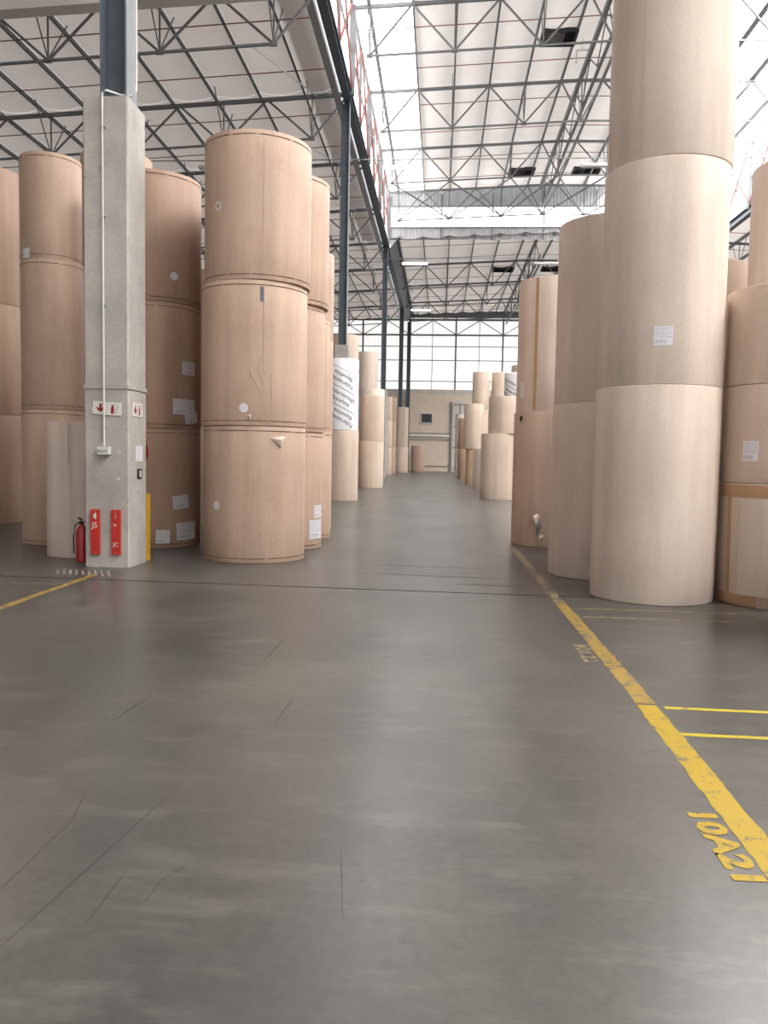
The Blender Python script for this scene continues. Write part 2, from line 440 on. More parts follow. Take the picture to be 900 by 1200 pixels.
def stack(where, x, y, levels, mat, lines=False, core=True, group=None, mats=None):
    """levels: list of (r, z_top[, dx, dy]); rolls standing one on another"""
    z = 0; out = []; n = len(levels)
    for i, lv in enumerate(levels):
        r, zt = lv[0], lv[1]; dx, dy = (lv[2], lv[3]) if len(lv) > 2 else (0, 0)
        mt = mats[i] if mats else mat
        nm = {'kraft_warm': 'warm brown', 'kraft_pale': 'pale greyish brown', 'kraft_tan': 'tan', 'kraft_dark': 'darker brown', 'kraft_dim': 'dull brown', 'kraft_orange': 'orange brown', 'white_wrap': 'white wrapped', 'cream': 'cream'}[mt]
        lab = (f'{LV[n][i]} {nm} paper roll of {where}' if n > 1 else f'{nm} paper roll, {where}')
        o = make_roll(x+dx, y+dy, z, r, zt-z-.003, mt, lab, group or 'paper rolls', core and i == n-1, lines)
        out.append(o); z = zt
    return out
def label(roll, a0, a1, z0, z1, rot=0, name='label', mat='label'):
    r = max(math.hypot(v.co.x, v.co.y) for v in roll.data.vertices); zb = roll.location.z
    return MB().patch(r+.0015, a0, a1, z0-zb, z1-zb, .0015, rot).build(name, mat, roll)
def sticker(roll, a, z, rad=.05, mat='white_paper', ring=False):
    r = max(math.hypot(v.co.x, v.co.y) for v in roll.data.vertices)+.002; zb = roll.location.z
    a = math.radians(a); mb = MB(); n = 20
    for rr in ((rad, rad*.62) if ring else (rad, 0)):
        for i in range(n):
            t = 2*PI*i/n; A = a+rr*math.cos(t)/r; mb.v.append(Vector((r*math.cos(A), r*math.sin(A), z-zb+rr*math.sin(t))))
    mb.f = [(i, (i+1) % n, n+(i+1) % n, n+i) for i in range(n)]
    return mb.build('round_sticker', mat, roll)

GL = 'paper rolls stacked left of the aisle'; GR = 'paper rolls stacked right of the aisle'
# front left stack
L1 = stack('the front left stack beside the aisle', -2.678, 11.60, [(.723, 1.885), (.739, 3.835, -.007, 0), (.742, 5.79, .027, 0)], 'kraft_warm', True, group=GL)
label(L1[0], -105, -104.5, .08, 1.80, 0, 'wrap_seam', 'kraft_dim')
label(L1[1], -68.5, -67.6, 1.95, 3.77, 0, 'wrap_seam', 'kraft_dim')
label(L1[1], -72, -68.5, 3.55, 3.74, 0, 'grey_patch', 'ink')
label(L1[2], -72, -71.5, 3.92, 5.6, 0, 'wrap_seam', 'kraft_dim')
sticker(L1[2], -123, 4.82, .062, ring=True); sticker(L1[1], -88.4, 2.12, .062); sticker(L1[0], -122.4, .786, .06)
def flap(roll, a, z, wd, ht, out=.05, mat='kraft_tan', flip=1):
    r = max(math.hypot(v.co.x, v.co.y) for v in roll.data.vertices)+.002; zb = roll.location.z
    def P(da, dz, o): A = math.radians(a)+da/r; return Vector(((r+o)*math.cos(A), (r+o)*math.sin(A), z-zb+dz))
    mb = MB(); mb.v = [P(-wd, .02, .0), P(wd*.9, .04, 0), P(0, 0, out), P(flip*.02, -ht, out*.4), P(flip*wd*.15, ht*.55, .002), P(0, -.01, .001)]
    mb.f = [(0, 2, 4), (0, 3, 2), (1, 4, 2), (2, 3, 1), (3, 5, 1)]
    mb.build('torn_flap', mat, roll)
    mb2 = MB(); mb2.v = [P(flip*.012, ht*.5, .006), P(flip*.03, ht*.45, .006), P(flip*.025, -ht, .01), P(flip*.01, -ht*.95, .012)]; mb2.f = [(0, 1, 2, 3)]
    mb2.build('tear_edge', 'dark_line', roll)
flap(L1[0], -50, 1.70, .13, .10); flap(L1[1], -82, 2.0, .03, .06, .03)
def wrinkle(roll, a, z, pts):
    r = max(math.hypot(v.co.x, v.co.y) for v in roll.data.vertices); zb = roll.location.z; mb = MB()
    q = [Vector((r*math.cos(math.radians(a)+dx/r), r*math.sin(math.radians(a)+dx/r), z-zb+dz)) for dx, dz in pts]
    mb.tube(q, .006, 6); mb.build('paper_fold', 'kraft_warm', roll)
wrinkle(L1[1], -70, 2.5, [(-.16, .12), (-.10, 0), (-.02, -.16), (.0, -.3)]); wrinkle(L1[1], -68, 2.6, [(-.02, .25), (-.08, .05), (-.02, -.1)])
wrinkle(L1[1], -60, 2.3, [(0, .3), (.015, 0), (0, -.3)])
L2 = stack('the second stack behind the front left one', -2.63, 13.12, [(.705, 1.86), (.715, 3.83, .01, 0), (.735, 5.78, .04, 0)], 'kraft_warm', True, group=GL)
label(L2[0], -26, -2, .50, .70); label(L2[0], -35, -2, .16, .47)
L3 = stack('the third stack in line from the front left one', -2.70, 14.75, [(.70, 1.93), (.69, 3.9, -.03, 0), (.69, 5.8, -.12, 0)], 'kraft_warm', True, group=GL)
wrinkle(L3[0], -15, .55, [(-.06, -.05), (0, 0), (.03, .06), (.0, .12)])
# dark stack behind pedestal
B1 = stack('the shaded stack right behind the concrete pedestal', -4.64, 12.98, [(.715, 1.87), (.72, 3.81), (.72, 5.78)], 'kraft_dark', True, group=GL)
sticker(B1[2], -47.5, 4.21, .062)
label(B1[1], -36, -14, 2.72, 2.93); label(B1[1], -49, -15, 2.10, 2.34); label(B1[1], -32, -8, 1.97, 2.17, .12, 'label', 'label')
label(B1[0], -49, -26, .62, .83, .1); label(B1[0], -44, -12, .12, .40, .03); label(B1[0], -70, -53, .08, .29)
stack('the far stack peeping out past the pedestal', -6.25, 15.4, [(.64, 2.2), (.64, 4.6), (.65, 7.02, .0, 0)], 'kraft_warm', group=GL)
S0 = stack('the slim stack left of the pedestal', -6.27, 12.82, [(.485, 2.14), (.485, 4.46, .01, 0), (.465, 6.08, -.01, 0)], 'kraft_warm', True, group=GL)
label(S0[2], -124, -106, 4.47, 4.62, 0, 'label', 'white_paper')
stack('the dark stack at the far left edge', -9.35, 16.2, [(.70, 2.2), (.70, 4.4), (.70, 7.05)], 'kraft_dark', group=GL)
stack('low and half hidden at the far left edge', -8.55, 14.1, [(.40, 1.82)], 'kraft_pale', group=GL)
F0 = stack('standing alone and short left of the pedestal foot', -5.16, 11.40, [(.48, 1.905)], 'kraft_pale', group=GL)
label(F0[0], -86.5, -80, .02, 1.89, 0, 'wrap_seam', 'kraft_pale'); label(F0[0], -87.0, -86.2, 1.3, 1.88, 0, 'seam_edge', 'dark_line')
stack('glimpsed in the slit left of the front left stack', -4.97, 16.9, [(.36, 2.06)], 'cream', group=GL)
stack('the added light-blocking stack behind the dark one', -5.0, 19.0, [(.7, 1.9), (.7, 3.8), (.7, 5.7)], 'kraft_warm', group=GL)  # unseen stack, put in to block light from behind
stack('the added light-blocking stack behind the third aisle one', -2.9, 16.5, [(.68, 1.9), (.68, 3.8), (.68, 5.5)], 'kraft_warm', group=GL)  # also added out of sight, to shade the rows in front

# left side, farther back
N1 = stack('the left stack with printed white top', -3.31, 27.26, [(.55, 2.35), (.56, 4.70, -.03, 0)], 'kraft_tan', group=GL, mats=['kraft_tan', 'white_wrap'])
stack('the tall stack behind the second pedestal', -4.42, 37.2, [(.60, 2.3), (.60, 4.6), (.60, 6.95)], 'kraft_tan', group=GL)
stack('the tall stack left behind pedestal two', -5.85, 37.4, [(.60, 2.3), (.60, 4.6), (.60, 6.9)], 'kraft_warm', group=GL)
stack('the left pair past the printed one', -3.33, 38.7, [(.60, 2.2), (.57, 4.34, .04, 0)], 'kraft_tan', group=GL)
stack('the left stack peeping over', -3.45, 41.0, [(.58, 2.4), (.58, 4.85, .0, 0)], 'cream', group=GL)
stack('the tallest pale stack behind the left side pairs', -4.1, 45.0, [(.55, 2.4), (.55, 4.8), (.56, 7.2)], 'kraft_pale', group=GL)
stack('the narrow far left side stack before the end wall', -4.50, 66, [(.55, 2.2), (.55, 4.4), (.55, 6.3)], 'kraft_tan', group=GL)
stack('the narrow stack farther along the left side', -4.45, 71, [(.55, 2.3), (.55, 4.5), (.55, 6.6)], 'kraft_warm', group=GL)
stack('the two roll stack under the far left column', -3.78, 77.2, [(.72, 2.40), (.68, 6.15, .02, 0)], 'kraft_tan', group=GL)
stack('standing alone before the far wall', -2.32, 83.6, [(.70, 2.66)], 'kraft_warm', group=GL)

# right side
R1 = stack('the huge front right stack', 2.370, 9.17, [(.656, 2.29), (.648, 4.58, .005, 0), (.643, 7.1, .022, 0)], 'kraft_pale', group=GR)
label(R1[1], -110.5, -94, 2.68, 2.88)
label(R1[2], -131, -129.5, 4.6, 7.05, 0, 'wrap_seam', 'kraft_tan')
R2 = stack('the second stack behind the huge right one', 2.15, 10.84, [(.688, 2.22), (.675, 4.50, 0, 0)], 'kraft_pale', group=GR)
label(R2[1], -173, -168, 2.62, 2.82)
R3 = stack('the third stack right of the aisle', 1.98, 14.55, [(.69, 2.31), (.655, 4.57, -.01, 0)], 'kraft_dim', group=GR, mats=['kraft_dim', 'kraft_pale'])
label(R3[1], -129.5, -124.5, 2.33, 4.55, 0, 'wrap_tape', 'tape'); label(R3[1], -158, -147, 2.55, 2.82, 0, 'label', 'white_paper')

flap(R3[0], -150, 2.2, .05, .08, .04, 'black'); flap(R3[0], -118, .50, .07, .14, .10, 'cream'); flap(R3[0], -114, .34, .05, .16, .07, 'ink', -1); flap(R3[0], -110, .16, .06, .12, .09, 'kraft_tan', -1)
R4 = stack('the taped stack at the right edge', 3.75, 9.03, [(.69, 1.29), (.69, 2.31), (.67, 3.32, -.02, 0)], 'kraft_tan', group=GR)
label(R4[1], -151.5, -137, 1.52, 1.73)
label(R4[0], -166, -161.5, .01, 1.26, .02, 'wrap_tape', 'tape'); label(R4[0], -190, -110, 1.14, 1.27, 0, 'wrap_tape', 'tape')
label(R4[0], -180, -133, .01, .12, 0, 'wrap_tape', 'tape'); label(R4[0], -151, -105, .125, 1.13, 0, 'paper_sheet', 'kraft_pale')
stack('the tall stack behind the taped right edge stack', 4.62, 10.9, [(.68, 1.7), (.68, 3.5), (.69, 5.25)], 'kraft_pale', group=GR)
stack('cut off by the right edge of the photo', 3.58, 7.28, [(.62, 1.1)], 'kraft_tan', group=GR)
M1 = stack('the thick stack behind the third right stack', 2.18, 30.34, [(.69, 2.40), (.67, 3.76, .23, 0)], 'kraft_tan', group=GR)
W2 = stack('the right stack with printed white top', 3.12, 32.6, [(.66, 1.9), (.66, 3.6), (.66, 4.86)], 'kraft_tan', group=GR, mats=['kraft_tan', 'kraft_tan', 'white_wrap'])
stack('the right stack behind the printed white one', 3.62, 35.2, [(.68, 1.9), (.68, 3.7), (.68, 5.45)], 'kraft_tan', group=GR)
stack('low beside the thick right side stack', 2.07, 39.9, [(.50, 1.95)], 'kraft_pale', group=GR)
stack('the bright two roll stack midway along the right side', 1.84, 45.65, [(.49, 2.0, .05, 0), (.55, 4.49, -.02, 0)], 'kraft_tan', group=GR, mats=['kraft_orange', 'kraft_tan'])
stack('the left one of the tall twin stacks, right side', 2.36, 49.3, [(.53, 2.2), (.53, 4.4), (.53, 6.62)], 'kraft_tan', group=GR)
stack('the right one of the tall twin stacks, right side', 3.52, 49.6, [(.53, 2.2), (.53, 4.4), (.53, 6.64)], 'kraft_tan', group=GR)
stack('the farthest brown stack on the right side', 1.74, 56.9, [(.55, 2.12), (.55, 4.22)], 'kraft_orange', group=GR)
stack('the pale stack before the far wall, right side', 1.62, 64, [(.5, 2.2), (.5, 4.9)], 'kraft_pale', group=GR)

for k, (x, y) in enumerate(((3.9, 12.7), (3.6, 14.6), (5.4, 12.9), (3.5, 16.4))):  # unseen stacks added so the gaps on this side stay dark
    stack('the %s added light-blocking stack behind the right edge stacks' % ORD[k], x, y, [(.66, 2.2), (.66, 4.4)], 'kraft_dim', group=GR)
# print on the two white wrapped rolls
def wrap_print(roll, r, z0, z1, a0, a1, size):
    mb = MB(); R = r+.004; ang = math.radians(-27)
    base = {}
    for body in ('Polarvantage', 'Baywhite'): base[body] = text_mesh(body, size)
    def put(v, f, cx, cz, rot):
        vs = []
        for p in v:
            X = p.x*math.cos(rot)-p.y*math.sin(rot)+cx; Z = p.x*math.sin(rot)+p.y*math.cos(rot)+cz
            vs.append((X, Z))
        if min(z for _, z in vs) < z0+.02 or max(z for _, z in vs) > z1-.02: return
        b = len(mb.v)
        for X, Z in vs:
            A = X/R; mb.v.append(Vector((R*math.cos(A), R*math.sin(A), Z)))
        mb.f.extend(tuple(b+i for i in q) for q in f)
    def rule(cx, cz, ln, th, rot, n=10):
        v = [Vector((ln*(i/n-.5), j*th, 0)) for i in range(n+1) for j in (-.5, .5)]
        put(v, [(2*i, 2*i+2, 2*i+3, 2*i+1) for i in range(n)], cx, cz, rot)
    x = math.radians(a0)*R; k = 0
    while x < math.radians(a1)*R:
        z = z0-.2; j = 0
        while z < z1+.4:
            flipped = j % 2
            rot = ang + (PI if flipped else 0); nrm = Vector((-math.sin(ang), math.cos(ang)))
            off = (size*.55) * (-1 if flipped else 1)
            for body, o_ in (('Polarvantage', off), ('Baywhite', -off)):
                put(*base[body], x+nrm.x*o_, z+nrm.y*o_, rot)
            for o_ in (-size*1.45, size*1.45): rule(x+nrm.x*o_, z+nrm.y*o_, size*6.2, size*.07, ang)
            rule(x+math.cos(ang)*size*4.3, z+math.sin(ang)*size*4.3, size*1.3, size*.13, ang, 3)
            z += size*3.3; j += 1
        x += size*8.2; k += 1
    mb.build('printed_lettering', 'ink', roll)
wrap_print(N1[1], .563, .0, 2.34, -241, 80, .19)
wrap_print(W2[2], .663, .0, 1.25, -262, 60, .18)

# ------------------------------------------------------------------ pedestals and columns
def pedestal(x0, x1, y0, y1, h, lab):
    t = empty('concrete_pedestal', ((x0+x1)/2, (y0+y1)/2, 0)); tag(t, lab, 'pedestal', 'concrete pedestals carrying the steel columns')
    wx, wy = x1-x0, y1-y0; zl = 2.30; g = .016
    def shaft(a, b, gx):
        mb = MB(); cx, cy = wx/2-gx, wy/2-gx; c = .018
        ring = [(-cx+c, -cy), (cx-c, -cy), (cx, -cy+c), (cx, cy-c), (cx-c, cy), (-cx+c, cy), (-cx, cy-c), (-cx, -cy+c)]
        return mb.poly([(p[0], p[1], a) for p in ring], b-a)
    shaft(0, zl, 0).build('lower_shaft', 'concrete', t); shaft(zl+.05, h, .004).build('upper_shaft', 'concrete', t)
    shaft(zl, zl+.05, -.014).build('ledge', 'frame_white' if False else 'concrete', t)
    return t
P1 = pedestal(-4.58, -3.99, 10.19, 10.81, 5.93, 'tall grey concrete pedestal with red bars and fire signs, front left')
P2 = pedestal(-4.42, -3.84, 33.3, 34.1, 6.02, 'concrete pedestal showing above the white printed roll, left side')
P3 = pedestal(-4.33, -3.80, 56.0, 56.8, 6.05, 'concrete pedestal under the thin far column before the end wall')
P4 = pedestal(-4.30, -3.75, 79.0, 79.8, 6.1, 'farthest concrete pedestal just before the end wall')
def hcol(x, y, z0, z1, lab, wd=.34, dp=.34):
    t = empty('steel_column', (x, y, z0)); tag(t, lab, 'column', 'steel columns on concrete pedestals')
    h = z1-z0
    MB().box((0, 0, .012), (wd+.1, dp+.08, .024)).build('base_plate', 'steel', t)
    for s in (-1, 1): MB().box((s*(wd/2-.011), 0, h/2+.012), (.022, dp, h-.024)).build('flange', 'steel' if s < 0 else 'steel_lit', t)  # right flange takes the lighter copy, its light put into the paint
    MB().box((0, .04, h/2+.012), (wd-.046, .014, h-.024)).build('web', 'steel', t)
    return t
ZG = 15.75
hcol(-4.25, 10.55, 5.93, ZG, 'dark steel column rising from the front left pedestal', .35, .34)
hcol(-4.13, 33.7, 6.02, ZG, 'dark steel column standing on the second pedestal, mid left')
hcol(-4.05, 56.4, 6.05, ZG, 'dark steel column on the far pedestal, seen left of the end wall', .34)
hcol(-4.02, 79.4, 6.1, ZG, 'farthest dark steel column beside the end wall post', .4)
t = hcol(-3.55, 86.3, 0, ZG-.1, 'dark steel post standing against the far end wall', .4)

# things on the front pedestal
fy = 10.19-.001
def onfront(mb, name, mat, parent): return mb.build(name, mat, parent)
t = empty('switch_conduit', (-4.30, fy-.036, 1.45)); tag(t, 'white plastic conduit and isolator box running down the front pedestal', 'conduit')
MB().tube([(.0, -.005, .12), (.0, -.005, 4.42), (0, -.005, 4.50), (.03, .03, 4.55), (.12, .25, 4.585), (.26, .33, 4.60), (.30, .34, 4.66), (.30, .36, 4.8), (.30, .36, 7.5)], .013, 8).build('pipe', 'pvc', t, smooth=True)
mb = MB().box((0, -.006, .06), (.15, .082, .10)); sb = mb.build('switch_box', 'pvc', t)
for i in range(3): MB().box((-.04+.04*i, -.051, .06), (.018, .012, .03)).build('switch', 'galv', sb)
for zz in (.35, 1.9, 3.0, 4.1): MB().box((0, .012, zz), (.05, .046, .018)).build('saddle_clip', 'galv', t)
def sign(name, loc, wd, ht, lab, rot=0, axis='y'):
    t = empty(name, loc); tag(t, lab, 'sign')
    if axis == 'x': t.rotation_euler.z = PI/2
    t.rotation_euler.rotate_axis('Y', rot) if rot else None
    bd = MB().box((0, -.004, 0), (wd, .008, ht)).build('board', 'sign_white', t)
    a = -.0085
    def pl(pts, nm, mat='dark_red'): return MB().poly([(x*wd, a, z*ht) for x, z in pts][::-1], -.0012, (0, 1, 0)).build(nm, mat, bd)
    pl([(-.27, .33), (-.19, .33), (-.19, -.02), (-.11, .10), (-.11, -.10), (-.23, -.34), (-.35, -.10), (-.35, .10), (-.27, -.02)], 'red_arrow')
    pl([(.13, -.38), (.24, -.38), (.24, .14), (.20, .22), (.20, .33), (.17, .33), (.17, .22), (.13, .14)], 'extinguisher_symbol')
    pl([(.10, .32), (.33, .32), (.375, .24), (.375, .10), (.315, -.04), (.30, -.34), (.285, -.34), (.30, -.04), (.358, .10), (.358, .23), (.325, .29), (.10, .29)], 'hose_symbol', 'ink')
    MB().box((0, a-.0006, 0), (.004, .001, ht*.96)).build('divider_line', 'ink', bd)
    return t
sign('fire_sign', (-4.27, fy-.004, 2.05), .385, .165, 'white fire extinguisher sign with red arrow on the pedestal front', .07)
sign('fire_sign', (-3.99+.001, 10.47, 2.05), .34, .18, 'smaller white fire sign seen edgewise on the pedestal side', 0, 'x')
def redbar(x, lab, marks):
    t = empty('red_bar', (x, fy, .17)); tag(t, lab, 'bar', 'red bars fixed to the pedestal foot')
    br = MB().box((0, -.02, .29), (.115, .04, .58)).build('bar', 'red', t)
    for body, dx, dz, sz in marks:
        v, f = text_mesh(body, sz); mb = MB(); mb.v = [Vector((p.x+dx, -.0412, p.y+dz)) for p in v]; mb.f = f; mb.build('white_marking', 'frame_white', br)
    for zz in (.03, .55): MB().tube([(0, -.038, zz), (0, -.046, zz)], .008, 8).build('bolt', 'galv', br)
redbar(-4.43, 'left one of two red bars at the foot of the pedestal', [('◖', .0, .49, .10), ('J5', .0, .375, .10)])
redbar(-4.155, 'right one of two red bars at the foot of the pedestal', [('/', .0, .49, .08), ('lo', -.005, .385, .06), ('JC', .0, .13, .075)])
o = MB().box((-3.986, 10.53, 1.48), (.004, .26, .21)).build('paper_notice', 'white_paper'); tag(o, 'blank white paper notice stuck on the right side of the front pedestal', 'notice')
t = empty('wall_plate', (-3.985, 10.54, 1.21)); tag(t, 'small black and white sticker below the paper notice on the pedestal', 'sticker')
MB().box((0, 0, 0), (.006, .15, .13)).build('backing', 'black', t); MB().box((.004, .01, .0), (.002, .035, .09)).build('pale_mark', 'frame_white', t); MB().box((.004, .052, .0), (.002, .012, .09)).build('pale_mark', 'frame_white', t)
for x, z, wd, ht in ((-4.13, 1.15, .055, .03), (-4.12, 1.49, .07, .018), (-4.04, 1.83, .02, .02), (-4.04, 2.03, .018, .018)):
    n = 12; mb = MB().poly([(x+wd/2*math.cos(2*PI*i/n)*random.uniform(.8, 1.1), fy-.0005, z+ht/2*math.sin(2*PI*i/n)) for i in range(n)], -.001, (0, 1, 0))
    o = mb.build('plaster_patch', 'frame_white', P1); o.matrix_parent_inverse = Matrix.Translation(P1.location).inverted()
# extinguisher
t = empty('fire_extinguisher', (-4.70, 10.36, .03)); tag(t, 'dark red fire extinguisher hanging at the left side of the pedestal foot', 'extinguisher')
MB().lathe([(0, 0), (.06, 0), (.075, .02), (.078, .40), (.06, .46), (.03, .49), (.028, .52), (0, .52)], 24).build('cylinder', 'dark_red', t, smooth=True)
MB().box((0, 0, .53), (.05, .05, .03)).build('valve', 'black', t); MB().bar((0, 0, .56), (.0, -.10, .60), .02, .015).build('handle', 'black', t); MB().bar((0, 0, .54), (.0, -.09, .53), .02, .012).build('handle', 'black', t)
MB().tube([(0, -.02, .54), (-.06, -.06, .50), (-.085, -.06, .35), (-.085, -.05, .12)], .010, 8).build('hose', 'black', t, smooth=True)
MB().box((.09, 0, .36), (.03, .07, .05)).build('bracket', 'galv', t)
# hose reel behind pedestal
t = empty('hose_reel', (-4.345, 11.03, 1.50)); tag(t, 'red round hose reel behind the front pedestal', 'hose reel')
def disc(y, r, th, mat, nm):
    n = 36; MB().poly([(r*math.cos(2*PI*i/n), y, r*math.sin(2*PI*i/n)) for i in range(n)], th, (0, 1, 0)).build(nm, mat, t)
disc(-.08, .28, .015, 'dark_red', 'side_disc'); disc(.05, .28, .015, 'dark_red', 'side_disc'); disc(-.065, .20, .115, 'black', 'coiled_hose'); disc(-.20, .05, .25, 'galv', 'axle')
t = empty('yellow_board', (-4.23, 10.98, 0)); tag(t, 'yellow board with a red ring standing behind the front pedestal', 'board')
MB().box((0, 0, .46), (.44, .05, .92)).build('panel', 'yellow_plastic', t)
mb = MB(); n = 32
for rr in (.185, .17):
    for i in range(n): mb.v.append(Vector((rr*math.cos(2*PI*i/n)*.95, -.027, .57+rr*1.25*math.sin(2*PI*i/n))))
mb.f = [(i, (i+1) % n, n+(i+1) % n, n+i) for i in range(n)]; mb.build('red_ring', 'red', t)

# ------------------------------------------------------------------ roof
PITCH_M, PITCH_L = .045, .055
RX = 6.45                                                  # ridge
BAYS = [3.2-7.6*2+7.6*i for i in range(14)]               # -12 ... 86.8
def zr(x): return 19.40 + PITCH_M*((x+3.9) if x <= RX else (RX+3.9)-.3*(x-RX))   # top chord of the raised roof
def zl(x): return 16.05 + PITCH_L*(x+4.0)                  # top chord of the low left roof
DROP = 3.15                                                # rear roof lies lower than the raised roof
def zrear(x): return zr(x)-DROP
def truss(name, tops, bots, zf, depth, xs, xe, xb0, xb1, ridge=None, chord=.11, mat='steel_roof'):
    """warren truss in the plane y = 0: parts are chords, webs, posts, knee braces"""
    t = empty(name)
    mid = [ridge] if ridge else []
    P = [xs]+mid+[xe]
    mb = MB()
    for a, b in zip(P[:-1], P[1:]): mb.bar((a, 0, zf(a)), (b, 0, zf(b)), chord, chord*1.35)
    mb.build('top_chord', mat, t)
    P = [xb0]+mid+[xb1]; mb = MB()
    for a, b in zip(P[:-1], P[1:]): mb.bar((a, 0, zf(a)-depth), (b, 0, zf(b)-depth), chord*.7, chord*.7)
    mb.build('bottom_chord', mat, t)
    nodes = sorted([(x, 1) for x in tops]+[(x, 0) for x in bots])
    for (xa, ta), (xb, tb) in zip(nodes[:-1], nodes[1:]):
        if ta == tb: continue
        MB().tube([(xa, 0, zf(xa)-(0 if ta else depth)), (xb, 0, zf(xb)-(0 if tb else depth))], .045, 6).build('web', mat, t)
    for x in bots:
        MB().bar((x, 0, zf(x)-depth), (x, 0, zf(x)), .05).build('post', mat, t)
        MB().bar((x, 0, zf(x)-depth+.03), (x+.02, 1.3, zf(x)+.08), .035).build('knee_brace', mat, t)
        MB().bar((x, 0, zf(x)-depth+.03), (x-.02, -1.3, zf(x)+.08), .035).build('knee_brace', mat, t)
        MB().box((x, 0, zf(x)-depth), (.24, .03, .16)).build('gusset', mat, t)
    return t
ltops = [-4.0-.0]+[-7.34-3.64*i for i in range(7)]; lbots = [-5.5-3.64*i for i in range(7)]
tl = truss('roof_truss', ltops, lbots, zl, 1.65, -4.0, -31, -5.5, -31)
GT1 = 'steel trusses under the low left roof'
for i in range(8):
    o = tl if i == 0 else copy_tree(tl)
    o.location.y = 26+7.6*i; tag(o, f'{ORD[i]} steel truss under the low left roof, counted from the camera', 'truss', GT1)
mtops = [-3.85, -1.52, 1.97, 5.45, 7.45, 10.95, 14.45, 17.0]; mbots = [-3.2, .2, 3.7, 6.45, 9.2, 12.7, 16.1]
tm = truss('roof_truss', mtops[1:], mbots, zr, 1.90, -3.85, 17.2, -3.2, 16.4, RX, .10)
for x in (-3.85, 17.2): MB().bar((x, 0, 16.0), (x, 0, zr(x)+.1), .14).build('end_post', 'steel_roof', tm)
GT2 = 'steel trusses under the raised roof'
for i in range(4):
    o = tm if i == 0 else copy_tree(tm)
    o.location.y = 33.6+7.6*i; tag(o, f'{ORD[i]} steel truss under the raised roof over the aisle', 'truss', GT2)
tr_ = truss('roof_truss', mtops[1:], mbots, zrear, 1.75, -3.85, 17.2, -3.2, 16.4, RX, .10)
GT3 = 'steel trusses under the lower rear roof'
for i in range(3):
    o = tr_ if i == 0 else copy_tree(tr_)
    o.location.y = 64.0+7.6*i; tag(o, f'{ORD[i]} steel truss under the lower rear roof before the end wall', 'truss', GT3)

# ridge beam: lattice running the length of the raised roof and of the rear roof
for nm, ya, yb, zf in (('raised', -12, 57, zr), ('rear', 57.4, 86.6, zrear)):
    t = empty('ridge_beam', (RX, 0, 0)); tag(t, f'long lattice beam along the ridge of the {nm} roof', 'beam')
    z = zf(RX); MB().bar((-.1, ya, z+.02), (-.1, yb, z+.02), .16, .24).build('top_chord', 'steel_roof', t)
    MB().bar((.1, ya, z-1.2), (.1, yb, z-1.2), .12).build('bottom_chord', 'steel_roof', t)
    y = max(ya, 22.0); k = 0
    while y < yb-1.8:
        MB().bar((0, y, z if k % 2 else z-1.2), (0, y+1.9, z-1.2 if k % 2 else z), .05).build('web', 'steel_roof', t); y += 1.9; k += 1

def sheetpanel(x0, x1, y0, y1, zf, sag, mat, me_cache={}):
    n = 6; mb = MB()
    for y in (y0, y1):
        for i in range(n+1):
            u = i/n; x = x0+(x1-x0)*u
            mb.v.append(Vector((x, y, zf(x)+.30-sag*(1-(2*u-1)**2)*1.0)))
    o = n+1
    for i in range(n): mb.f.append((i, o+i, o+i+1, i+1))
    return mb
def roof(nm, purl, ends, zf, bays, mats, rods=True, px=.07, rodmat='red_steel', ridge=None, wide=False):
    t = empty(nm); tag(t, kind='structure')
    xs = [ends[0]]+[p for p in purl]+[ends[1]]
    xs = sorted(set(xs))
    for a, b in zip(xs[:-1], xs[1:]):
        for y0, y1 in zip(bays[:-1], bays[1:]):
            mt = mats((a+b)/2, (y0+y1)/2)
            sheetpanel(a+.012, b-.012, y0+.01, y1-.01, zf, .15 if b-a > 1 else 0, mt).build('ceiling_panel', mt, t, smooth=True)
    for x in purl:
        for y0, y1 in zip(bays[:-1], bays[1:]):
            if y1 < 14: continue
            mb = MB().box((x, (y0+y1)/2, zf(x)+.18), (.02, y1-y0, .22)); mb.box((x+px/2, (y0+y1)/2, zf(x)+.075), (px, y1-y0, .015))
            if wide and (x > 12 or x < -3): mb.box((x, (y0+y1)/2, zf(x)+.10), (.26 if x > 12 else .14, y1-y0, .16))
            mb.build('purlin', 'steel_roof', t)
    if rods:
        for y0 in bays[:-1]:
            if y0 < 18: continue
            for dy in (2.0, 5.6):
                P = [ends[0]]+([ridge] if ridge else [])+[ends[1]]; mb = MB()
                for a, b in zip(P[:-1], P[1:]): mb.bar((a, y0+dy, zf(a)+.12), (b, y0+dy, zf(b)+.12), .03)
                mb.build('tie_rod', rodmat, t)
    return t
mp = [-3.25, -1.52, .24, 1.97, 3.73, 5.45, 7.45, 9.2, 10.95, 12.7, 14.45, 16.1]
BM = [y for y in BAYS if y < 56]+[57.0]
def mm(x, y): return ('skylight' if y > 26 else 'lining') if x < -1.5 else ('skylight_r' if x > 10.9 else 'lining')
roof('ceiling', mp, (-3.9, 17.3), zr, BM, mm, ridge=RX, wide=True)
lp = [-5.82-1.82*i for i in range(14)]
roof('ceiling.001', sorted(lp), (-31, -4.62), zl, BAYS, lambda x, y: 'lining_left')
BR = [57.0, 64.0, 71.6, 79.2, 86.8]
roof('ceiling.002', mp, (-3.9, 17.3), zrear, BR, lambda x, y: 'skylight_r' if x > 12.7 else 'lining_rear', ridge=RX, rodmat='steel_roof')  # rear skylights are out of view, added to brighten the far end
def zrr(x): return 16.1 - .05*(x-17.6)
roof('ceiling.003', [19.4+1.82*i for i in range(7)], (17.7, 31), zrr, BAYS, lambda x, y: 'lining')
trr = truss('roof_truss', [17.7+3.64*i for i in range(4)], [19.5+3.64*i for i in range(4)], zrr, 1.65, 17.7, 31, 19.5, 31)
